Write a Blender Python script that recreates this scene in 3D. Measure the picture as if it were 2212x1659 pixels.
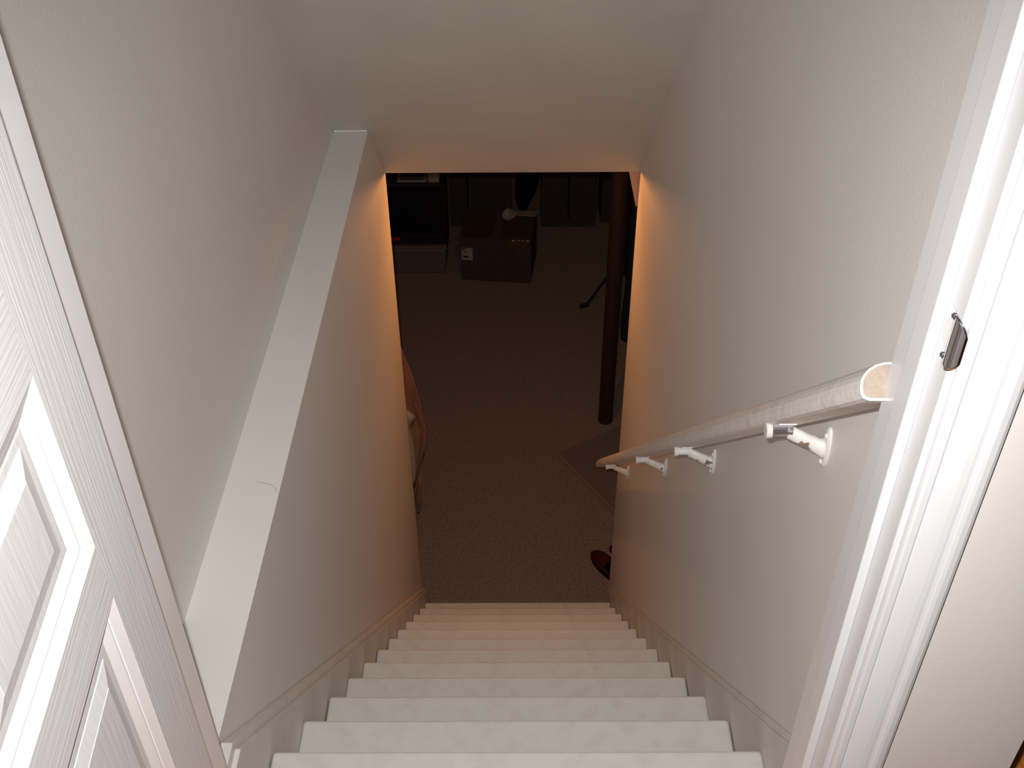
import bpy, bmesh, math, random
from mathutils import Vector, Matrix

for o in list(bpy.data.objects):
    bpy.data.objects.remove(o, do_unlink=True)
S = bpy.context.scene
COL = S.collection

# ------------------------------------------------------------------ camera
EYE = Vector((0.0, 0.0, 1.474))
F_PX = 2307.9
PITCH, YAW, ROLL = math.radians(38.483), math.radians(-0.40), math.radians(0.486)
cp, sp = math.cos(PITCH), math.sin(PITCH)
FW = Vector((math.sin(YAW) * cp, math.cos(YAW) * cp, -sp))
R0 = Vector((math.cos(YAW), -math.sin(YAW), 0))
D0 = FW.cross(R0)
RT = R0 * math.cos(ROLL) + D0 * math.sin(ROLL)
DN = D0 * math.cos(ROLL) - R0 * math.sin(ROLL)
cam_d = bpy.data.cameras.new('camera')
cam_d.sensor_fit = 'HORIZONTAL'
cam_d.sensor_width = 36.0
cam_d.lens = F_PX / 2212 * 36.0
cam_d.clip_start = 0.02
cam = bpy.data.objects.new('camera', cam_d)
COL.objects.link(cam)
M3 = Matrix((RT, -DN, -FW)).transposed()
cam.matrix_world = Matrix.Translation(EYE) @ M3.to_4x4()
S.camera = cam

# ------------------------------------------------------------------ world, lights, exposure
W = bpy.data.worlds.new('world')
S.world = W
W.use_nodes = True
W.node_tree.nodes['Background'].inputs[0].default_value = (1.0, 0.93, 0.86, 1)
W.node_tree.nodes['Background'].inputs[1].default_value = 0.02


def light(name, kind, loc, energy, col, radius, **kw):
    d = bpy.data.lights.new(name, kind)
    d.energy = energy
    d.color = col
    d.shadow_soft_size = radius
    for k, v in kw.items():
        setattr(d, k, v)
    o = bpy.data.objects.new(name, d)
    COL.objects.link(o)
    o.location = loc
    return o


# the flash gun that lit the picture, up and to the left of the lens
flash = light('flash', 'SPOT', EYE + RT * -0.022 - DN * 0.036, 103.0, (1.0, 0.968, 0.945), 0.009,
              spot_size=math.radians(88), spot_blend=1.0)
flash.rotation_euler = (M3 @ Matrix.Rotation(math.radians(-3.5), 3, 'X')).to_euler()
# bare incandescent bulb under the basement ceiling, just past the foot of the stairs
light('basement_bulb', 'POINT', (0.0, 3.69, -0.381), 9.5, (1.0, 0.37, 0.085), 0.03)

S.view_settings.view_transform = 'Standard'
S.view_settings.look = 'None'
S.view_settings.exposure = 0.12
S.view_settings.gamma = 1.0
S.view_settings.use_curve_mapping = False


# ------------------------------------------------------------------ materials
def mat(name, col, rough=0.6, col2=None, nscale=6.0, bump=0.0, bscale=40.0, metallic=0.0, stretch=(1, 1, 1),
        spec=0.5, sheen=0.0, rng=(0.35, 0.65)):
    m = bpy.data.materials.new(name)
    m.use_nodes = True
    nt = m.node_tree
    b = nt.nodes['Principled BSDF']
    b.inputs['Roughness'].default_value = rough
    b.inputs['Metallic'].default_value = metallic
    b.inputs['Specular IOR Level'].default_value = spec
    if sheen:
        b.inputs['Sheen Weight'].default_value = sheen
    tc = nt.nodes.new('ShaderNodeTexCoord')
    mp = nt.nodes.new('ShaderNodeMapping')
    mp.inputs['Scale'].default_value = stretch
    nt.links.new(tc.outputs['Object'], mp.inputs[0])
    c2 = col2 or tuple(c * 0.94 for c in col)
    n = nt.nodes.new('ShaderNodeTexNoise')
    n.inputs['Scale'].default_value = nscale
    n.inputs['Detail'].default_value = 5
    nt.links.new(mp.outputs[0], n.inputs['Vector'])
    r = nt.nodes.new('ShaderNodeValToRGB')
    r.color_ramp.elements[0].position, r.color_ramp.elements[1].position = rng
    r.color_ramp.elements[0].color = (*c2, 1)
    r.color_ramp.elements[1].color = (*col, 1)
    nt.links.new(n.outputs['Fac'], r.inputs[0])
    nt.links.new(r.outputs[0], b.inputs['Base Color'])
    if bump:
        n2 = nt.nodes.new('ShaderNodeTexNoise')
        n2.inputs['Scale'].default_value = bscale
        n2.inputs['Detail'].default_value = 4
        nt.links.new(mp.outputs[0], n2.inputs['Vector'])
        bp = nt.nodes.new('ShaderNodeBump')
        bp.inputs['Strength'].default_value = bump
        bp.inputs['Distance'].default_value = 0.004
        nt.links.new(n2.outputs['Fac'], bp.inputs['Height'])
        nt.links.new(bp.outputs[0], b.inputs['Normal'])
    return m


def chipped(name, paint, metal, thr):
    """white paint flaking off bright metal"""
    m = bpy.data.materials.new(name)
    m.use_nodes = True
    nt = m.node_tree
    b = nt.nodes['Principled BSDF']
    tc = nt.nodes.new('ShaderNodeTexCoord')
    n = nt.nodes.new('ShaderNodeTexNoise')
    n.inputs['Scale'].default_value = 34
    n.inputs['Detail'].default_value = 3
    nt.links.new(tc.outputs['Object'], n.inputs['Vector'])
    r = nt.nodes.new('ShaderNodeValToRGB')
    r.color_ramp.elements[0].position = thr
    r.color_ramp.elements[1].position = thr + 0.015
    nt.links.new(n.outputs['Fac'], r.inputs[0])
    mx = nt.nodes.new('ShaderNodeMix')
    mx.data_type = 'RGBA'
    mx.inputs['A'].default_value = (*paint, 1)
    mx.inputs['B'].default_value = (*metal, 1)
    nt.links.new(r.outputs[0], mx.inputs['Factor'])
    nt.links.new(mx.outputs['Result'], b.inputs['Base Color'])
    nt.links.new(r.outputs[0], b.inputs['Metallic'])
    b.inputs['Roughness'].default_value = 0.35
    return m


MT = {}
MT['wall'] = mat('wall_paint', (0.775, 0.755, 0.73), 0.55, nscale=3, bump=0.08, bscale=160, col2=(0.76, 0.74, 0.715))
MT['ledge'] = MT['wall']
MT['ceil'] = mat('ceiling_paint', (0.66, 0.62, 0.565), 0.8, nscale=4, bump=0.12, bscale=120)
MT['hallwall'] = mat('hall_wall_paint', (0.87, 0.815, 0.785), 0.7, nscale=3, bump=0.05, bscale=150)
MT['trim'] = mat('trim_gloss', (0.70, 0.705, 0.725), 0.34, nscale=5, col2=(0.685, 0.69, 0.71))
MT['doorv'] = mat('door_stile_paint', (0.72, 0.72, 0.745), 0.5, nscale=10, col2=(0.71, 0.71, 0.735), bump=0.2,
                  bscale=14, stretch=(18, 18, 0.5))
MT['doorh'] = mat('door_rail_paint', (0.72, 0.72, 0.745), 0.5, nscale=10, col2=(0.71, 0.71, 0.735), bump=0.2,
                  bscale=14, stretch=(0.5, 0.5, 18))
MT['doorp'] = mat('door_panel_paint', (0.72, 0.72, 0.745), 0.5, nscale=8, col2=(0.71, 0.71, 0.735), bump=0.16,
                  bscale=9, stretch=(14, 14, 1.2))
MT['doorm'] = mat('door_moulding_paint', (0.80, 0.79, 0.80), 0.35, nscale=8)
MT['tread'] = mat('tread_paint', (0.66, 0.635, 0.585), 0.5, col2=(0.60, 0.57, 0.52), nscale=22, bump=0.15, bscale=60,
                  rng=(0.25, 0.55))
MT['riser'] = mat('riser_paint', (0.60, 0.57, 0.53), 0.55, nscale=8)
MT['skirt'] = mat('skirt_paint', (0.72, 0.69, 0.655), 0.45, nscale=9, col2=(0.65, 0.62, 0.585), bump=0.1, bscale=50)
MT['skirt_end'] = MT['trim']
MT['rail'] = mat('rail_paint', (0.82, 0.80, 0.77), 0.4, col2=(0.64, 0.61, 0.57), nscale=26, bump=0.25, bscale=45,
                 rng=(0.22, 0.45))
MT['endgrain'] = mat('bare_end_grain', (0.40, 0.325, 0.27), 0.8, col2=(0.35, 0.28, 0.225), nscale=90, bump=0.2,
                     bscale=200)
MT['chip1'] = chipped('worn_bracket_paint', (0.80, 0.79, 0.76), (0.72, 0.73, 0.75), 0.60)
MT['chip0'] = chipped('bracket_paint', (0.78, 0.76, 0.73), (0.6, 0.6, 0.62), 0.66)
MT['plate_paint'] = mat('bracket_plate_paint', (0.74, 0.72, 0.69), 0.4, nscale=30)
MT['chrome'] = mat('chrome', (0.78, 0.80, 0.84), 0.14, metallic=1.0, nscale=20)
MT['steel'] = mat('strike_steel', (0.70, 0.72, 0.76), 0.12, metallic=1.0, nscale=20)
MT['hole'] = mat('mortise_white', (0.80, 0.79, 0.74), 0.6, nscale=20)
MT['oak'] = mat('oak_floor', (0.80, 0.30, 0.06), 0.35, col2=(0.62, 0.20, 0.035), nscale=9, bump=0.1, bscale=30,
                stretch=(8, 0.7, 1))
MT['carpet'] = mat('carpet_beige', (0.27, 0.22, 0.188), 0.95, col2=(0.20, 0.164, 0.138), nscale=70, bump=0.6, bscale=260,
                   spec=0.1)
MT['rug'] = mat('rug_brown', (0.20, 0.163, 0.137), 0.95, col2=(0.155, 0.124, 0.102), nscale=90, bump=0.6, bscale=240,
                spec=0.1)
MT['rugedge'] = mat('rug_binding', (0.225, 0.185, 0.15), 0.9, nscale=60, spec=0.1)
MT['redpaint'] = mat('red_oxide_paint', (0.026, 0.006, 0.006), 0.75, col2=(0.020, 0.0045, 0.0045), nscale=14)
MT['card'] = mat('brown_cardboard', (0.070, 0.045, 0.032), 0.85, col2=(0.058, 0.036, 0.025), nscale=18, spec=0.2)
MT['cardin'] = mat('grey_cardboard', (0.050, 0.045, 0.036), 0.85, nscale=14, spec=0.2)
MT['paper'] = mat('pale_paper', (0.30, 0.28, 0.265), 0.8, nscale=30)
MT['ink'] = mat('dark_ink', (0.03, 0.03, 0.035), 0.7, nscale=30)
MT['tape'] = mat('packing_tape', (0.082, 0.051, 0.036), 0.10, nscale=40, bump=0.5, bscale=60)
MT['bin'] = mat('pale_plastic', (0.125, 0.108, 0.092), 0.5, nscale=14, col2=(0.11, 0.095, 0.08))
MT['black'] = mat('black_plastic', (0.012, 0.012, 0.013), 0.5, nscale=20, spec=0.25)
MT['screen'] = mat('dark_glass', (0.008, 0.008, 0.010), 0.3, nscale=20, spec=0.2)
MT['redlab'] = mat('red_badge', (0.42, 0.02, 0.05), 0.4, nscale=30)
MT['blackbag'] = mat('black_film', (0.008, 0.008, 0.008), 0.6, nscale=20, spec=0.15)
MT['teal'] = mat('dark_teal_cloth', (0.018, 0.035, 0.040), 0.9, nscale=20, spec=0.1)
MT['satin'] = mat('peach_satin', (0.34, 0.145, 0.085), 0.42, col2=(0.22, 0.09, 0.05), nscale=9, bump=0.5, bscale=14,
                  sheen=0.2)
MT['highlight_strip'] = mat('pale_highlight', (0.50, 0.42, 0.38), 0.45, nscale=14, bump=0.5, bscale=30)  # highlights on the peach satin, put into a paler colour
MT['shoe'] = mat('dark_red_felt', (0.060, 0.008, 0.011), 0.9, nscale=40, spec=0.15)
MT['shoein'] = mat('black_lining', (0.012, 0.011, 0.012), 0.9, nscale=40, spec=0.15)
MT['drywall'] = mat('bare_tan_board', (0.50, 0.28, 0.17), 0.8, nscale=14)
MT['caulk'] = mat('caulk', (0.82, 0.82, 0.80), 0.4, nscale=40)
MT['hair'] = mat('brown_hair', (0.33, 0.30, 0.27), 0.6, nscale=40)


# ------------------------------------------------------------------ mesh helpers
def obj(name, bm, m, parent=None, smooth=False, recalc=True):
    if recalc:
        bmesh.ops.recalc_face_normals(bm, faces=bm.faces)
    me = bpy.data.meshes.new(name)
    bm.to_mesh(me)
    bm.free()
    me.materials.append(MT[m] if isinstance(m, str) else m)
    if smooth:
        for p in me.polygons:
            p.use_smooth = True
    o = bpy.data.objects.new(name, me)
    COL.objects.link(o)
    if parent:
        o.parent = parent
    return o


def tag(o, label=None, cat=None, group=None, kind=None):
    if label: o['label'] = label
    if cat: o['category'] = cat
    if group: o['group'] = group
    if kind: o['kind'] = kind
    return o


def empty(name, label=None, cat=None, group=None, kind=None, loc=(0, 0, 0), rz=0.0):
    o = bpy.data.objects.new(name, None)
    o.empty_display_size = 0.1
    COL.objects.link(o)
    o.location = loc
    o.rotation_euler = (0, 0, rz)
    return tag(o, label, cat, group, kind)


def box(bm, x0, x1, y0, y1, z0, z1, bev=0.0, seg=2):
    r = bmesh.ops.create_cube(bm, size=1.0)
    vs = r['verts']
    for v in vs:
        v.co = Vector((x0 + (v.co.x + .5) * (x1 - x0), y0 + (v.co.y + .5) * (y1 - y0), z0 + (v.co.z + .5) * (z1 - z0)))
    if bev:
        es = list({e for v in vs for e in v.link_edges})
        bmesh.ops.bevel(bm, geom=es, offset=bev, segments=seg, affect='EDGES', profile=0.6)
    return bm


def B(*a, **k):
    return box(bmesh.new(), *a, **k)


def prism(bm, poly, x0, x1, axis='x'):
    """extrude a 2-D polygon; axis x: poly is (y,z); axis y: (x,z); axis z: (x,y)"""
    def P(p, t):
        return {'x': (t, p[0], p[1]), 'y': (p[0], t, p[1]), 'z': (p[0], p[1], t)}[axis]
    a = [bm.verts.new(P(p, x0)) for p in poly]
    b = [bm.verts.new(P(p, x1)) for p in poly]
    n = len(poly)
    bm.faces.new(a)
    bm.faces.new(b[::-1])
    for i in range(n):
        bm.faces.new((a[i], a[(i + 1) % n], b[(i + 1) % n], b[i]))
    return bm


def tube(bm, pts, radii, seg=12, cap=True):
    pts = [Vector(p) for p in pts]
    rings = []
    up = Vector((0, 0, 1))
    for i, p in enumerate(pts):
        d = (pts[min(i + 1, len(pts) - 1)] - pts[max(i - 1, 0)]).normalized()
        ref = up if abs(d.dot(up)) < 0.95 else Vector((0, 1, 0))
        a = d.cross(ref).normalized()
        b = d.cross(a).normalized()
        r = radii[i] if hasattr(radii, '__len__') else radii
        rings.append([bm.verts.new(p + (a * math.cos(t) + b * math.sin(t)) * r)
                      for t in [2 * math.pi * k / seg for k in range(seg)]])
    for r0, r1 in zip(rings, rings[1:]):
        for k in range(seg):
            bm.faces.new((r0[k], r0[(k + 1) % seg], r1[(k + 1) % seg], r1[k]))
    if cap:
        bm.faces.new(rings[0][::-1])
        bm.faces.new(rings[-1])
    return bm


def bevel_mod(o, w=0.003, seg=2):
    m = o.modifiers.new('bevel', 'BEVEL')
    m.width = w
    m.segments = seg
    m.limit_method = 'ANGLE'
    return o


# ------------------------------------------------------------------ measurements
RUN, RISE = 0.1988, 0.2010
Y0, Z0 = 1.0708, -0.2010          # nosing of the first tread
NT = 12
FZ = -2.613                       # basement floor
XL, XR = -0.468, 0.4375           # stairwell walls
XLU, LEDGE = -0.577, 0.010        # upper left wall plane and ledge height
YE, HZ = 3.44, -0.300             # wall ends / header
CS = 0.965                        # ceiling and handrail slope
JE, JB = 0.728, 0.842             # door jamb front edge / back edge
TL, TR = -0.4355, 0.4245          # tread ends


def ceil_z(y): return HZ + CS * (YE - y)


def skirt_z(y): return 0.001 - 1.0136 * (y - 0.957)


# ------------------------------------------------------------------ structure
def struct(name, bm, m, parent=None, label=None, cat=None):
    o = obj(name, bm, m, parent)
    if not parent:
        tag(o, label, cat, kind='structure')
    return o


# left wall: thick lower part with a ledge, thinner upper part
wl = empty('wall_left', 'pale grey stairwell wall on the left with a long ledge', 'wall', kind='structure')
yc = YE - (LEDGE - HZ) / CS
obj('lower_wall', prism(bmesh.new(), [(JB, FZ), (YE, FZ), (YE, HZ), (yc, LEDGE), (JB, LEDGE)], -0.70, XL), 'wall', wl)
obj('upper_wall', prism(bmesh.new(), [(JB, LEDGE), (yc, LEDGE), (JB, ceil_z(JB))], -0.70, XLU), 'wall', wl)
cb = bmesh.new()
tube(cb, [(XLU + .004, yc - .006, LEDGE + .004), (-.52, yc - .005, LEDGE + .004), (XL - .002, yc - .006, LEDGE + .005)],
     [.003, .0026, .0032], 6)
obj('caulk_bead', cb, 'caulk', wl)
# right wall
wr = empty('wall_right', 'pale grey stairwell wall on the right carrying the handrail', 'wall', kind='structure')
obj('drywall', prism(bmesh.new(), [(JB, FZ), (YE, FZ), (YE, HZ), (JB, ceil_z(JB))], XR, 0.598), 'wall', wr)
gb = prism(bmesh.new(), [(0.397, -0.296), (0.448, -0.296), (0.448, -0.40), (0.432, -0.444)], YE + .004, YE + .03, 'y')
struct('trim_3', gb, 'drywall', None, 'small tan triangular board in the top right corner of the opening', 'trim')
# sloping ceiling that ends in the header
struct('ceiling_stairs', prism(bmesh.new(), [(JB, ceil_z(JB)), (YE, HZ), (YE, HZ + .14), (JB, ceil_z(JB) + .14)], -0.70, 0.598),
       'ceil', None, 'off-white sloping ceiling over the stairs', 'ceiling')
# hall wall around the doorway
hw = empty('wall_front', 'beige hallway wall around the doorway', 'wall', kind='structure')
obj('wall_panel', B(0.392, 0.598, JE + .002, JB, 0, 2.45), 'hallwall', hw)
obj('wall_panel', B(-1.30, -0.446, JE + .002, JB, 0, 2.45), 'hallwall', hw)
obj('lintel', B(-0.446, 0.392, JE + .002, JB, 2.08, 2.45), 'hallwall', hw)
# hall floor
fl = empty('floor_hall', 'glossy orange oak strip floor of the hall', 'floor', kind='structure')
obj('subfloor', B(-1.30, 1.60, -0.9, 0.80, -0.10, -0.02), 'oak', fl)
obj('subfloor', B(0.60, 1.60, 0.80, 2.2, -0.10, -0.02), 'oak', fl)
obj('stair_landing', B(-0.44, 0.43, 0.80, 0.872, -0.030, 0.0, bev=.004), 'oak', fl)
pw = 0.0826
x = -1.30
while x < 1.59:
    x1 = x + pw
    if x >= 0.598:
        ys = [(-0.9, 0.55), (0.551, 2.2)]
    else:
        ys = [(-0.9, 0.0), (0.001, JE)]
    for a, b in ys:
        obj('plank', B(x + .0006, x1 - .0006, a, b, -0.02, 0.0), 'oak', fl)
    x = x1
# basement shell
struct('floor_basement', B(-3.2, 3.2, 3.30, 9.0, FZ - .08, FZ), 'carpet', None, 'brownish beige carpeted basement floor', 'floor')
struct('wall_back', B(-3.2, 3.2, 9.0, 9.1, FZ, -0.15), 'hallwall', None, 'dark far wall of the basement', 'wall')
struct('wall_basement_left', B(-3.3, -3.2, 3.30, 9.0, FZ, -0.15), 'hallwall', None, 'left wall of the dark basement', 'wall')
struct('wall_basement_right', B(3.2, 3.3, 3.30, 9.0, FZ, -0.15), 'hallwall', None, 'right wall of the dark basement', 'wall')
struct('ceiling_basement', B(-3.2, 3.2, YE, 9.0, -0.15, -0.05), 'ceil', None, 'flat basement ceiling behind the header', 'ceiling')

# ------------------------------------------------------------------ right jamb, stop, casing, strike plate
XJ = 0.370
tj = empty('trim_1', 'white door jamb and moulded casing on the right', 'door frame', kind='structure')
bevel_mod(obj('jamb', B(XJ, 0.392, JE, JB, 0, 2.06), 'trim', tj), .0012)
bevel_mod(obj('stop', B(0.359, XJ, 0.760, 0.792, 0, 2.05), 'trim', tj), .0018, 3)
# casing profile: (x, y) seen from above
cas = [(0.3755, JE), (0.3755, 0.7225), (0.3765, 0.7200), (0.379, 0.7188), (0.3845, 0.7183), (0.3862, 0.7195), (0.3868, 0.7198),
       (0.3880, 0.7186), (0.3925, 0.7165), (0.3985, 0.7140), (0.4045, 0.7118), (0.4100, 0.7108), (0.4128, 0.7112),
       (0.4140, 0.7118), (0.4148, 0.7085), (0.4165, 0.7068), (0.4200, 0.7058), (0.4255, 0.7060), (0.4290, 0.7075),
       (0.4312, 0.7110), (0.4312, JE)]
obj('casing', prism(bmesh.new(), cas, 0, 2.09, 'z'), 'trim', tj)
# strike plate with curved lip
sx = XJ - 0.0008
bm = bmesh.new()
zc, hh = 0.934, 0.0270
ya, yb = 0.7575, 0.7385           # plate: far edge, edge where the lip starts
# plate with an oval latch hole: ring of quads between the rectangle and the oval
N = 32
outer, inner = [], []
yc_, hy, hz_ = 0.7475, 0.0062, 0.0148
for k in range(N):
    t = 2 * math.pi * k / N
    c, s = math.cos(t), math.sin(t)
    q = max(abs(c) / ((ya - yb) / 2), abs(s) / hh)
    outer.append((0.748 + c / q, zc + s / q))
    inner.append((yc_ + c * hy, zc + s * hz_))
vo = [bm.verts.new((sx, a, b)) for a, b in outer]
vi = [bm.verts.new((sx, a, b)) for a, b in inner]
vo2 = [bm.verts.new((sx + .0012, a, b)) for a, b in outer]
vi2 = [bm.verts.new((sx + .0012, a, b)) for a, b in inner]
for k in range(N):
    j = (k + 1) % N
    bm.faces.new((vo[k], vo[j], vi[j], vi[k]))
    bm.faces.new((vo2[k], vi2[k], vi2[j], vo2[j]))
    bm.faces.new((vo[k], vo2[k], vo2[j], vo[j]))
    bm.faces.new((vi[k], vi[j], vi2[j], vi2[k]))
sp_ = obj('strike_plate', bm, 'steel', tj)
# lip: curved sheet leaving the plate, bending towards the casing
bm = bmesh.new()
rows = []
NY, NZ = 10, 14
for i in range(NY + 1):
    t = i / NY
    y = yb - 0.0175 * t
    xx = sx + 0.0065 * t ** 2.0 - 0.0012 * math.sin(math.pi * t)
    half = hh * (1 - 0.50 * t ** 4)
    rows.append([bm.verts.new((xx, y, zc - 0.0008 + half * (2 * j / NZ - 1))) for j in range(NZ + 1)])
for i in range(NY):
    for j in range(NZ):
        bm.faces.new((rows[i][j], rows[i][j + 1], rows[i + 1][j + 1], rows[i + 1][j]))
lip = obj('strike_lip', bm, 'steel', sp_, smooth=True)
lip.modifiers.new('solid', 'SOLIDIFY').thickness = 0.0012
obj('latch_hole', B(sx + .0004, sx + .0010, yc_ - .008, yc_ + .008, zc - .018, zc + .018), 'hole', sp_)
for zz in (zc + .0205, zc - .0205):
    bm = bmesh.new()
    yy = 0.7438
    tube(bm, [(sx + .001, yy, zz), (sx - .0006, yy, zz), (sx - .0014, yy, zz)], [.0036, .0036, .0022], 14)
    s_ = obj('screw', bm, 'chrome', sp_)
    bm = bmesh.new()
    box(bm, sx - .0018, sx - .0012, yy - .0020, yy + .0020, zz - .0003, zz + .0003)
    box(bm, sx - .0018, sx - .0012, yy - .0003, yy + .0003, zz - .0020, zz + .0020)

    obj('screw_slot', bm, 'ink', tj)

# left jamb
tl = empty('trim_2', 'white door jamb strip behind the open door', 'door frame', kind='structure')
obj('jamb', B(-0.446, -0.424, JE, JB, 0, 2.06), 'trim', tl)
bevel_mod(obj('stop', B(-0.424, -0.412, 0.760, JB, 0, 2.05), 'doorm', tl), .0012)
bevel_mod(obj('casing', B(-0.486, -0.430, 0.716, JE, 0, 2.09), 'trim', tl), .004)

# ------------------------------------------------------------------ open panel door (door_1)
DW, DH, DT = 0.76, 2.03, 0.035
door = empty('door_1', 'white panelled door standing open on the left', 'door', kind='structure',
             loc=(-0.3735, 0.7255, 0.008), rz=math.radians(0.0))
# local frame: +Y of the door empty runs from the hinge edge towards the free edge, +X faces the stairwell
OPEN = math.radians(4.8)
door.rotation_euler = (0, 0, math.pi + OPEN)
# after the half turn local +X points to world -X, so the visible face is at local x = 0 and the slab goes to +x
ST = 0.0915
rows_z = [(0.225, 0.7177), (0.7836, 0.972), (1.105, 1.905)]
cols_y = [(ST, ST + 0.2475), (DW - ST - 0.2475, DW - ST)]


def dbox(name, y0, y1, z0, z1, m):
    return obj(name, B(0, DT, y0, y1, z0, z1), m, door)


dbox('stile', 0, ST, 0, DH, 'doorv')
dbox('stile', DW - ST, DW, 0, DH, 'doorv')
dbox('mullion', ST + .2475, DW - ST - .2475, 0.225, 1.905, 'doorv')
for z0, z1 in ((0, .225), (.7177, .7836), (.972, 1.105), (1.905, DH)):
    for a, b in ((ST, ST + .2475), (ST + .2475, DW - ST - .2475), (DW - ST - .2475, DW - ST)):
        if a == ST + .2475 and 0.2 < z0 < 1.9:
            continue
        dbox('rail', a, b, z0, z1, 'doorh')


def loops(bm, y0, y1, z0, z1, prof):
    prev = None
    for d, h in prof:
        r = [bm.verts.new((h, y0 + d, z0 + d)), bm.verts.new((h, y1 - d, z0 + d)),
             bm.verts.new((h, y1 - d, z1 - d)), bm.verts.new((h, y0 + d, z1 - d))]
        if prev:
            for k in range(4):
                bm.faces.new((prev[k], prev[(k + 1) % 4], r[(k + 1) % 4], r[k]))
        prev = r
    return prev


for z0, z1 in rows_z:
    for a, b in cols_y:
        bm = bmesh.new()
        last = loops(bm, a, b, z0, z1, [(.030, .0105), (.038, .0105), (.0385, .0098), (.056, .0060), (.0565, .0055)])
        bm.faces.new(last)
        pn = obj('panel', bm, 'doorp', door)
        bm = bmesh.new()
        loops(bm, a, b, z0, z1, [(0, .0002), (.0010, .0006), (.012, .0048), (.0128, .0058), (.0150, .0060),
                                 (.024, .0098), (.0265, .0108), (.030, .0105)])
        obj('moulding', bm, 'doorm', pn)

# ------------------------------------------------------------------ staircase
st = empty('staircase', 'steep white-painted wooden staircase going down to the basement', 'stairs', loc=(0, Y0, FZ))
st.matrix_world = Matrix.Translation((0, Y0, FZ))


def schild(o, parent=st):
    """keep world coordinates of a mesh built in world space"""
    o.parent = parent
    o.matrix_parent_inverse = parent.matrix_world.inverted()
    return o


bm = B(TL, TR, -(RUN + .022), 0, -.027, 0, bev=.009, seg=4)
t0 = obj('tread', bm, 'tread')
rb = B(TL, TR, -.040, -.024, -(RISE + .0) - .0, -.027)
r0_ = obj('riser', rb, 'riser')
for k in range(NT):
    t = t0 if k == 0 else t0.copy()
    r = r0_ if k == 0 else r0_.copy()
    if k:
        COL.objects.link(t)
        COL.objects.link(r)
    jx = (random.Random(k).random() - .5) * .004
    t.location = r.location = (jx, Y0 + k * RUN, Z0 - k * RISE)
    schild(t)
    schild(r)
schild(obj('riser', B(TL, TR, 0.832, 0.848, Z0, -.030), 'riser'))
for xw, xa, xb in ((XL + .0015, -0.4465, -0.4370), (XR - .0015, 0.4305, 0.4258)):
    def poly(off, ys, ye):
        return [(JB + .004, skirt_z(ys) - off), (ys, skirt_z(ys) - off), (ye, skirt_z(ye) - off), (ye, FZ), (ye - .30, FZ), (ys, skirt_z(ys) - .40), (JB + .004, skirt_z(ys) - .40)]
    A = schild(obj('skirt_board', prism(bmesh.new(), poly(0, .955, YE - .03), min(xw, xa), max(xw, xa)), 'skirt'))
    bevel_mod(A, .0025, 2)
    Bd = schild(obj('skirt_facing', prism(bmesh.new(), poly(.017, .955, YE - .03), min(xa, xb), max(xa, xb)), 'skirt'))
    bevel_mod(Bd, .002, 2)

# ------------------------------------------------------------------ handrail
CT, SN = 1 / math.hypot(1, CS), CS / math.hypot(1, CS)
U = Vector((0, CT, -SN))
Nn = Vector((0, SN, CT))
hr = empty('handrail', 'white-painted sloping wooden handrail on the right stairwell wall', 'handrail')
prof = [(0.390, 1.1450), (0.352, 1.1450), (0.3455, 1.1475), (0.3432, 1.1520), (0.3428, 1.1580), (0.3440, 1.1660),
        (0.3470, 1.1715), (0.3520, 1.1770), (0.3590, 1.1812), (0.3680, 1.1836), (0.3780, 1.1840), (0.3860, 1.1825),
        (0.3900, 1.1790)]
u0, u1 = 0.045, 3.715
bm = bmesh.new()
NS = 24
rings = []
for i in range(NS + 1):
    u = u0 + (u1 - u0) * i / NS
    sc = 1.0
    w = 0.0006 * math.sin(u * 7.0)
    rings.append([bm.verts.new(Vector((px + w, 0, 0)) + U * u + Nn * pn_) for px, pn_ in prof])
n = len(prof)
for a, b in zip(rings, rings[1:]):
    for k in range(n):
        bm.faces.new((a[k], a[(k + 1) % n], b[(k + 1) % n], b[k]))
bm.faces.new(rings[0][::-1])
bm.faces.new(rings[-1])
obj('rail', bm, 'rail', hr)
# bare end grain inside a rim of paint
cx, cn = 0.370, 1.166
bm = bmesh.new()
ring_in = [(cx + (a - cx) * .90, cn + (b - cn) * .88) for a, b in prof]
f0 = [bm.verts.new(Vector((a, 0, 0)) + U * (u0 - .0012) + Nn * b) for a, b in ring_in]
f1 = [bm.verts.new(Vector((a, 0, 0)) + U * (u0 + .001) + Nn * b) for a, b in ring_in]
bm.faces.new(f0[::-1])
for k in range(n):
    bm.faces.new((f0[k], f0[(k + 1) % n], f1[(k + 1) % n], f1[k]))
obj('end_grain', bm, 'endgrain', hr)
bm = bmesh.new()
q0 = [bm.verts.new(Vector((a, 0, 0)) + U * (u0 - .0006) + Nn * b) for a, b in prof]
q1 = [bm.verts.new(Vector((cx + (a - cx) * .89, 0, 0)) + U * (u0 - .0008) + Nn * (cn + (b - cn) * .87)) for a, b in prof]
for k in range(n):
    bm.faces.new((q0[k], q0[(k + 1) % n], q1[(k + 1) % n], q1[k]))
obj('paint_rim', bm, 'trim', hr)


XB = 0.442                        # bracket arms reach out from here


def rail_bottom(y): return (1.145 - SN * y) / CT


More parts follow.
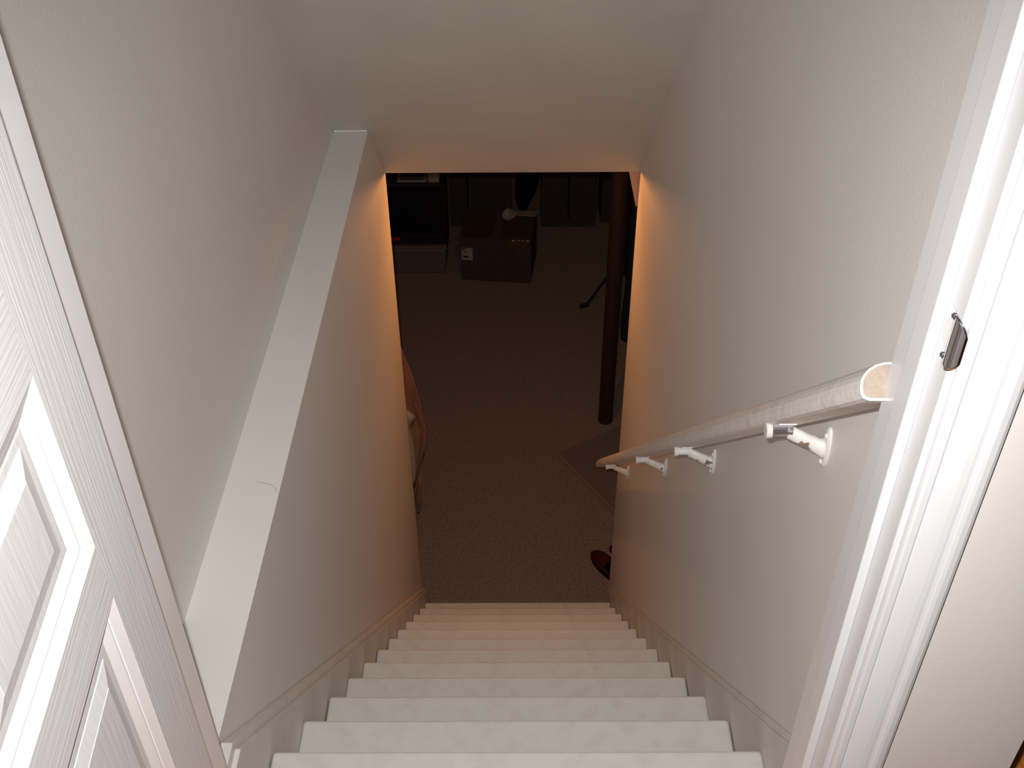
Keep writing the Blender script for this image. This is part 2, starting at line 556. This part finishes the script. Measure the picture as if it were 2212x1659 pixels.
for i, yb_ in enumerate((1.128, 1.76, 2.319, 3.098)):
    zb = rail_bottom(yb_)
    zp = zb - 0.042
    br = empty('bracket')
    br.parent = hr
    if i == 0:
        br['label'] = 'nearest bracket with white paint worn to bare metal'
    # wall plate: convex oval
    bm = bmesh.new()
    rr = []
    for dx, s in ((0, 1.0), (-.003, 1.0), (-.0055, .86), (-.0062, .6)):
        rr.append([bm.verts.new((XR + dx - .0002, yb_ + .0150 * s * math.cos(t), zp + .0360 * s * math.sin(t)))
                   for t in [2 * math.pi * k / 28 for k in range(28)]])
    for a, b in zip(rr, rr[1:]):
        for k in range(28):
            bm.faces.new((a[k], a[(k + 1) % 28], b[(k + 1) % 28], b[k]))
    bm.faces.new(rr[0])
    bm.faces.new(rr[-1][::-1])
    obj('wall_plate', bm, 'plate_paint', br)
    for dz in (.024, -.024):
        bm = bmesh.new()
        tube(bm, [(XR - .004, yb_ - .003, zp + dz), (XR - .0075, yb_ - .003, zp + dz), (XR - .0088, yb_ - .003, zp + dz)],
             [.0040, .0040, .0022], 10)
        obj('screw', bm, 'plate_paint', br)
    # arm: flat bar, flaring at the plate, rising to the elbow
    bm = bmesh.new()
    path = [(XR - .004, zp - .003, .0135, .0170), (XR - .012, zp + .001, .0098, .0140), (XR - .030, zp + .012, .0088, .0122),
            (XB - .066, zb - .0115, .0086, .0105)]
    rr = []
    for px, pz, hy_, hz2 in path:
        rr.append([bm.verts.new((px, yb_ + hy_ * math.cos(t) * abs(math.cos(t)) ** -.3 if abs(math.cos(t)) > 1e-6 else yb_,
                                 pz + hz2 * math.sin(t))) for t in [2 * math.pi * (k + .5) / 16 for k in range(16)]])
    for a, b in zip(rr, rr[1:]):
        for k in range(16):
            bm.faces.new((a[k], a[(k + 1) % 16], b[(k + 1) % 16], b[k]))
    bm.faces.new(rr[0][::-1])
    bm.faces.new(rr[-1])
    obj('arm', bm, 'chip1' if i == 0 else 'chip0', br, smooth=True)
    bm = bmesh.new()
    tube(bm, [(XB - .060, yb_, zb - .0105), (XB - .068, yb_, zb - .0095), (XB - .088, yb_, zb - .0095), (XB - .0885, yb_, zb - .0095)],
         [.0085, .0088, .0088, .0088], 16)
    obj('arm_tip', bm, 'chrome' if i == 0 else 'chip0', br, smooth=False)
    bm = bmesh.new()
    tube(bm, [(XB - .0885, yb_, zb - .0100), (XB - .0960, yb_, zb - .0100), (XB - .0968, yb_, zb - .0100)], [.0110, .0110, .0095], 18)
    obj('end_cap', bm, 'plate_paint', br)
    # saddle strap under the rail
    bm = bmesh.new()
    for s0 in (-1,):
        c0 = Vector((XB - .072, yb_, zb))
        pts = []
        for sx_, su, sn in ((-.012, -.022, -.0016), (.012, -.022, -.0016), (.012, .022, -.0016), (-.012, .022, -.0016)):
            pts.append((c0 + Vector((sx_, 0, 0)) + U * su + Nn * sn, c0 + Vector((sx_, 0, 0)) + U * su + Nn * (sn + .0016)))
        lo = [bm.verts.new(p[0]) for p in pts]
        hi = [bm.verts.new(p[1]) for p in pts]
        bm.faces.new(lo)
        bm.faces.new(hi[::-1])
        for k in range(4):
            bm.faces.new((lo[k], lo[(k + 1) % 4], hi[(k + 1) % 4], hi[k]))
    obj('saddle_strap', bm, 'chip1' if i == 0 else 'chip0', br)

# stray hair on the ledge
bm = bmesh.new()
tube(bm, [(-0.517, 1.535, LEDGE + .0006), (-0.505, 1.529, LEDGE + .0008), (-0.492, 1.527, LEDGE + .0008),
          (-0.481, 1.520, LEDGE + .0008), (-0.473, 1.506, LEDGE + .0006)], .0004, 5)
tag(obj('hair_strand', bm, 'hair'), 'single thin curved hair lying on the pale ledge of the left wall', 'hair')

# ------------------------------------------------------------------ basement things
# red steel post
col = empty('steel_column', 'dark red round steel column standing on the basement carpet', 'column', loc=(0.514, 4.795, FZ))
bm = bmesh.new()
tube(bm, [(0, 0, 0), (0, 0, .004), (0, 0, 2.463)], [.0405, .042, .042], 28, True)
obj('shaft', bm, 'redpaint', col, smooth=False)
obj('base_ring', tube(bmesh.new(), [(0, 0, .0006), (0, 0, .006)], .0435, 28), 'redpaint', col)
for p in col.children[0].data.polygons:
    p.use_smooth = True

# rug
rug = empty('rug', 'small darker brown rug lying askew beside the red column', 'rug',
            loc=(0.204, 4.508, FZ), rz=math.atan2(.244, .390))
obj('pile', B(.018, 0.95, -.70, -.018, 0.001, .011, bev=.004), 'rug', rug)
bm = bmesh.new()
box(bm, 0, .020, -.72, 0, 0.001, .010, bev=.003)
box(bm, .02, .97, -.020, 0, 0.001, .010, bev=.003)
obj('binding', bm, 'rugedge', rug)


# slippers
def slipper(name, label, toe, ang):
    r = empty(name, label, 'slipper', 'red slippers at the foot of the stairs', loc=(toe[0], toe[1], FZ), rz=ang)
    # local +X runs from toe to heel
    L, bmv = 0.25, bmesh.new()
    out = []
    for k in range(28):
        t = 2 * math.pi * k / 28
        xx = (1 - math.cos(t)) / 2
        wid = 0.047 * (math.sin(math.pi * min(1, xx * 1.0)) ** .42) * (1 - .22 * abs(xx - .25)) if 0 < xx < 1 else 0
        out.append((xx * L, math.copysign(wid, math.sin(t)) if abs(math.sin(t)) > 1e-6 else 0))
    prism(bmv, out, 0.001, .016, 'z')
    obj('sole', bmv, 'shoein', r)
    bmv = bmesh.new()
    rr = []
    for i in range(9):
        xx = i / 8 * .56
        wid = 0.047 * (math.sin(math.pi * max(xx, .012)) ** .42) * (1 - .22 * abs(xx - .25))
        h = .012 + .052 * math.sin(min(1, xx / .5) * math.pi / 2) ** .7
        rr.append([bmv.verts.new((xx * L + (.0 if i else .001), wid * math.cos(a), .012 + h * math.sin(a)))
                   for a in [math.pi * k / 12 for k in range(13)]])
    for a, b in zip(rr, rr[1:]):
        for k in range(12):
            bmv.faces.new((a[k], a[k + 1], b[k + 1], b[k]))
    up = obj('upper', bmv, 'shoe', r, smooth=True)
    up.modifiers.new('solid', 'SOLIDIFY').thickness = .004
    bmv = bmesh.new()
    rr = []
    for i in range(9):
        xx = .56 + i / 8 * .43
        wid = 0.047 * (math.sin(math.pi * min(xx, .985)) ** .42) * (1 - .22 * abs(xx - .25))
        rr.append((xx * L, wid))
    edge = rr + [(a, -b) for a, b in rr[::-1]]
    lo = [bmv.verts.new((a, b, .014)) for a, b in edge]
    hi = [bmv.verts.new((a, b * .94, .050)) for a, b in edge]
    for a, b, c, d in zip(lo, lo[1:], hi[1:], hi):
        bmv.faces.new((a, b, d if False else c, d))
    q = obj('heel_wall', bmv, 'shoe', r, smooth=True)
    q.modifiers.new('solid', 'SOLIDIFY').thickness = .004
    return r


slipper('slipper', 'dark red slipper whose toe pokes out past the right wall end', (0.378, 3.742), math.atan2(-.175, .115))
slipper('slipper', 'dark red slipper almost hidden behind the right wall, farther one', (0.468, 3.772), math.atan2(-.10, .22))


# cardboard boxes
def carton(name, label, x0, x1, y0, y1, h, m, rz=0.0, group=None, hole=False):
    cx_, cy_ = (x0 + x1) / 2, (y0 + y1) / 2
    w, d = (x1 - x0) / 2, (y1 - y0) / 2
    r = empty(name, label, 'box', group, loc=(cx_, cy_, FZ), rz=rz)
    bevel_mod(obj('body', B(-w, w, -d, d, .001, h - .004), m, r), .003)
    obj('flap', B(-w, w, -d, -.001, h - .004, h), m, r)
    obj('flap', B(-w, w, .001, d, h - .004, h), m, r)
    return r


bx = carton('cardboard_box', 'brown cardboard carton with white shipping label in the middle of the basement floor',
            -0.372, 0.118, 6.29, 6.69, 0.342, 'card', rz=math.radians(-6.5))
w, d = .245, .20
lb = obj('shipping_label', B(-.236, -.158, -d - .0012, -d - .0002, .165, .262), 'paper', bx)
for z0_, z1_, x0_, x1_ in ((.246, .256, -.230, -.208), (.222, .232, -.214, -.198), (.183, .199, -.226, -.188)):
    obj('print_block', B(x0_, x1_, -d - .0017, -d - .0011, z0_, z1_), 'ink', lb)
obj('tape_strip', B(-.03, .03, -d, d, .3422, .3428), 'tape', bx)
tp = bmesh.new()
rows = []
rnd = random.Random(4)
for i in range(13):
    xx = .10 + .14 * i / 12
    rows.append([tp.verts.new((xx, -d - .0015 - .003 * rnd.random() if zz < .343 else -d + .02 * (k - 4), min(zz, .343) + .002 * rnd.random()))
                 for k, zz in enumerate((.300, .312, .325, .338, .344, .345, .346))])
for a, b in zip(rows, rows[1:]):
    for k in range(6):
        tp.faces.new((a[k], a[k + 1], b[k + 1], b[k]))
obj('tape_patch', tp, 'tape', bx)


# crumpled papers on the carton
def crumple(name, label, loc, sx_, sy_, sz_, seed, m='paper', cat='paper'):
    bm = bmesh.new()
    bmesh.ops.create_icosphere(bm, subdivisions=3, radius=1)
    rnd = random.Random(seed)
    dirs = [Vector((rnd.uniform(-1, 1), rnd.uniform(-1, 1), rnd.uniform(-1, 1))).normalized() for _ in range(18)]
    offs = [rnd.uniform(.55, .95) for _ in dirs]
    for v in bm.verts:
        nrm = v.co.normalized()
        k = min([o / max(.05, nrm.dot(dd)) for dd, o in zip(dirs, offs) if nrm.dot(dd) > .05] + [1.1])
        v.co = nrm * min(k, 1.1)
        v.co = Vector((v.co.x * sx_, v.co.y * sy_, v.co.z * sz_))
    mz = min(v.co.z for v in bm.verts)
    for v in bm.verts:
        v.co.z -= mz
    o = obj(name, bm, m)
    o.location = loc
    return tag(o, label, cat)


c1 = crumple('crumpled_paper', 'crumpled pale sheet of paper on top of the brown carton', (-0.055, 6.58, FZ + .3422), .055, .06, .045, 3)
bm = bmesh.new()
for i, (a, b) in enumerate((((0, -.03), .030), ((.05, -.01), .012))):
    pass
box(bm, -.10, .09, -.035, .035, .0, .006)
for v in bm.verts:
    v.co.z += .035 * max(0, v.co.x + .02) / .1
o = obj('folded_sheet', bm, 'paper')
o.location = (0.06, 6.60, FZ + .3425)
o.rotation_euler = (0, 0, math.radians(-28))
tag(o, 'flat folded sheet lying beside the crumpled paper on the carton', 'paper')

# pale low bin under the television
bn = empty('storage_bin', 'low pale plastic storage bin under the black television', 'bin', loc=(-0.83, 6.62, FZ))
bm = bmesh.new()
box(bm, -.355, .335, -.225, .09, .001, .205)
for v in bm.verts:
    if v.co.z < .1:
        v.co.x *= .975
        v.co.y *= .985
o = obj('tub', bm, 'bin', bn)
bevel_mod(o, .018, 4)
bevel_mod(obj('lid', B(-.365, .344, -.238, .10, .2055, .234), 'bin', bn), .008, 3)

# black television
tv = empty('television', 'large black television set on the pale storage bin', 'television', loc=(-0.83, 6.62, FZ + .2345))
bm = bmesh.new()
box(bm, -.36, .352, -.215, -.06, .001, .468, bev=.012)
obj('front_housing', bm, 'black', tv)
bm = bmesh.new()
a = [bm.verts.new(p) for p in ((-.34, -.06, .02), (.325, -.06, .02), (.325, -.06, .45), (-.34, -.06, .45))]
b = [bm.verts.new(p) for p in ((-.22, .24, .05), (.21, .24, .05), (.21, .24, .36), (-.22, .24, .36))]
bm.faces.new(a[::-1])
bm.faces.new(b)
for k in range(4):
    bm.faces.new((a[k], a[(k + 1) % 4], b[(k + 1) % 4], b[k]))
obj('rear_housing', bm, 'black', tv)
bm = bmesh.new()
rr = []
for i in range(13):
    for j in range(11):
        xx, zz = -.325 + .635 * i / 12, .095 + .345 * j / 10
        rr.append(bm.verts.new((xx, -.2155 - .010 * (1 - ((i - 6) / 6) ** 2) * (1 - ((j - 5) / 5) ** 2), zz)))
for i in range(12):
    for j in range(10):
        bm.faces.new((rr[i * 11 + j], rr[(i + 1) * 11 + j], rr[(i + 1) * 11 + j + 1], rr[i * 11 + j + 1]))
obj('screen', bm, 'screen', tv, smooth=True)
bevel_mod(obj('lower_bezel', B(-.345, .335, -.224, -.2152, .012, .078), 'black', tv), .004)
obj('badge', B(-.070, .022, -.2262, -.2238, .041, .064), 'redlab', tv)

# things on the television
tag(obj('magazine', B(-.80, -.60, 6.425, 6.60, -1.9095, -1.896, bev=.002), 'paper'), 'thin pale magazine lying flat on the television', 'magazine')
o = obj('magazine', B(-.78, -.625, 6.43, 6.58, -1.8955, -1.868, bev=.002), 'cardin')
tag(o, 'dull grey magazine lying on the pale one on the television', 'magazine')
wb = empty('small_box', 'small off-white box standing on the right end of the television', 'box', loc=(-.555, 6.47, -1.9095))
bevel_mod(obj('body', B(-.038, .036, -.05, .05, .0005, .055), 'paper', wb), .003)
obj('lid', B(-.040, .038, -.052, .052, .0555, .068), 'paper', wb)


# stacked cartons at the back
def file_box(label, x0, x1, z0, h, y=7.04):
    r = empty('file_box', label, 'box', 'stacked grey file boxes at the back', loc=((x0 + x1) / 2, y + .15, z0))
    w = (x1 - x0) / 2 - .003
    bevel_mod(obj('body', B(-w, w, -.15, .15, .001, h - .045), 'cardin', r), .003)
    bevel_mod(obj('lid', B(-w - .002, w + .002, -.153, .153, h - .044, h - .001), 'cardin', r), .003)
    bm = bmesh.new()
    out = [(.028 * math.cos(t) + (.012 if math.cos(t) > 0 else -.012), h * .52 + .011 * math.sin(t)) for t in
           [2 * math.pi * k / 16 for k in range(16)]]
    prism(bm, out, -.1512, -.1502, 'y')
    obj('hand_hole', bm, 'ink', r)
    return r


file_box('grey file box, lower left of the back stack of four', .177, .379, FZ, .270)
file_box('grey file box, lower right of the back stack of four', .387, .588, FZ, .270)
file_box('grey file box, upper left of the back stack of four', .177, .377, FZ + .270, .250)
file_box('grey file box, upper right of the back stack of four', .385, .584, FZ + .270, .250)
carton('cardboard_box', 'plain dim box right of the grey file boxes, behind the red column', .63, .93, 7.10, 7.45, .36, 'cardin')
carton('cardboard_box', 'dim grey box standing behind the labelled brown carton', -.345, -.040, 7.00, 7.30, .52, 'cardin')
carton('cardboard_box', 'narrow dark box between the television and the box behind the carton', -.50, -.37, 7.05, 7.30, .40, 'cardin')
bag = crumple('rubbish_bag', 'black rubbish bag slumped between the back boxes', (.065, 7.25, FZ), .112, .16, .42, 11, 'blackbag', 'bag')

# tripod stand
ts = empty('tripod_stand', 'black tripod stand with a splayed leg behind the red column', 'stand', loc=(.725, 6.085, FZ))
bm = tube(bmesh.new(), [(0, 0, .18), (0, 0, 1.15)], .012, 12)
obj('pole', bm, 'black', ts)
for a in (203, 323, 83):
    ax, ay = math.cos(math.radians(a)), math.sin(math.radians(a))
    lg = obj('leg', tube(bmesh.new(), [(ax * .012, ay * .012, .36), (ax * .285, ay * .285, .012)], .009, 10), 'black', ts)
    obj('rubber_foot', tube(bmesh.new(), [(ax * .27, ay * .27, .0195), (ax * .30, ay * .30, .0165), (ax * .33, ay * .33, .0165)],
                            [.014, .0165, .013], 10), 'black', lg)
obj('collar', tube(bmesh.new(), [(0, 0, .33), (0, 0, .39)], .022, 14), 'black', ts)


# tall teal bundle and peach satin bundle: lofted lumpy shapes
def loft(name, rings, m, parent=None, seg=36, fold=.012, nf=7, seed=0):
    """rings: (z, cx, cy, rx, ry)"""
    rnd = random.Random(seed)
    ph = [rnd.uniform(0, 6.28) for _ in range(6)]
    bm = bmesh.new()
    rr = []
    # smooth interpolation of the rings
    fine = []
    for a, b in zip(rings, rings[1:]):
        for s in range(5):
            t = s / 5
            fine.append(tuple(p + (q - p) * t for p, q in zip(a, b)))
    fine.append(rings[-1])
    for z, cx_, cy_, rx, ry in fine:
        ring = []
        for k in range(seg):
            t = 2 * math.pi * k / seg
            f = 1 + fold / max(rx, .02) * math.sin(nf * t + ph[0] + 3 * z) * .5 + fold / max(rx, .02) * .5 * math.sin((nf + 4) * t - 5 * z + ph[1])
            ring.append(bm.verts.new((cx_ + rx * f * math.cos(t), cy_ + ry * f * math.sin(t), z)))
        rr.append(ring)
    for a, b in zip(rr, rr[1:]):
        for k in range(seg):
            bm.faces.new((a[k], a[(k + 1) % seg], b[(k + 1) % seg], b[k]))
    bm.faces.new(rr[0][::-1])
    bm.faces.new(rr[-1])
    return obj(name, bm, m, parent, smooth=True)


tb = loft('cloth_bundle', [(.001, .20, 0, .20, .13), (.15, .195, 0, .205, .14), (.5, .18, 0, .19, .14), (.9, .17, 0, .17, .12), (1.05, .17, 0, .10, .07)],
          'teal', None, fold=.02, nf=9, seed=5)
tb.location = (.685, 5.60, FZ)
tag(tb, 'tall dark teal cloth bundle at the right edge behind the red column', 'cloth')

YC = 4.02
pb = empty('satin_quilt', 'bunched peach satin quilt bulging out past the left wall end', 'quilt', loc=(-.62, YC, FZ))
pts = [(-1.495, -.552), (-1.643, -.513), (-1.84, -.483), (-1.985, -.466), (-2.206, -.489), (-2.408, -.508), (-2.585, -.545), (-2.612, -.548)]
rg = []
for z, xr in pts[::-1]:
    rx = (xr - (-.92)) / 2
    rg.append((z - FZ, (xr - .92) / 2 + .62, 0, rx, .14))
rg.append((-1.40 - FZ, -.16, 0, .12, .10))
q = loft('cover', rg, 'satin', pb, seg=64, fold=.010, nf=9, seed=2)
def at_depth(p, y):
    """move a point measured at y = 3.875 along its line of sight to another depth"""
    k = y / 3.875
    return Vector((p[0] * k + .62 + .006, y - YC, EYE.z - (EYE.z - p[1]) * k - FZ))


bm = bmesh.new()
tube(bm, [at_depth(p, y) for p, y in (((-.492, -1.72), 3.975), ((-.458, -1.846), 3.975), ((-.450, -1.893), 3.975), ((-.460, -2.002), 3.965), ((-.481, -2.107), 3.945),
                                      ((-.503, -2.20), 3.925), ((-.524, -2.288), 3.905), ((-.54, -2.36), 3.90))],
     [.003, .005, .006, .006, .007, .008, .007, .004], 8)
obj('piping', bm, 'satin', pb, smooth=True)
bm = bmesh.new()
tube(bm, [at_depth(p, y) for p, y in (((-.492, -2.19), 3.935), ((-.502, -2.28), 3.925), ((-.512, -2.37), 3.92), ((-.518, -2.45), 3.93))],
     [.004, .015, .017, .006], 10)
obj('fold', bm, 'satin', pb, smooth=True)
# pale highlights of the satin, built as a whitish strip on the camera side
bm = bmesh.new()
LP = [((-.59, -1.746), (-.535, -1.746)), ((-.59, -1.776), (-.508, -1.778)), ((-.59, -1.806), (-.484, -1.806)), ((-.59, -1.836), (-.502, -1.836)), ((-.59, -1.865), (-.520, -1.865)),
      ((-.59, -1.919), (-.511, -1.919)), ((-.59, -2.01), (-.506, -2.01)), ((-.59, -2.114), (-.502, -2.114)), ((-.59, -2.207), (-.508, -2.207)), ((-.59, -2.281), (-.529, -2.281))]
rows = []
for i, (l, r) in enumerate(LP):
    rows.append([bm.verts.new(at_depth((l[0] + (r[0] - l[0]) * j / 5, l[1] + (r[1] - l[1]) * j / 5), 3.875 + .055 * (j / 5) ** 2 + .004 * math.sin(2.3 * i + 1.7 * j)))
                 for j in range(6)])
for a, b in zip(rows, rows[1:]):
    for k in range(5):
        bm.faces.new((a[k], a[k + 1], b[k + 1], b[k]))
o = obj('highlight_strip', bm, 'highlight_strip', pb, smooth=True)
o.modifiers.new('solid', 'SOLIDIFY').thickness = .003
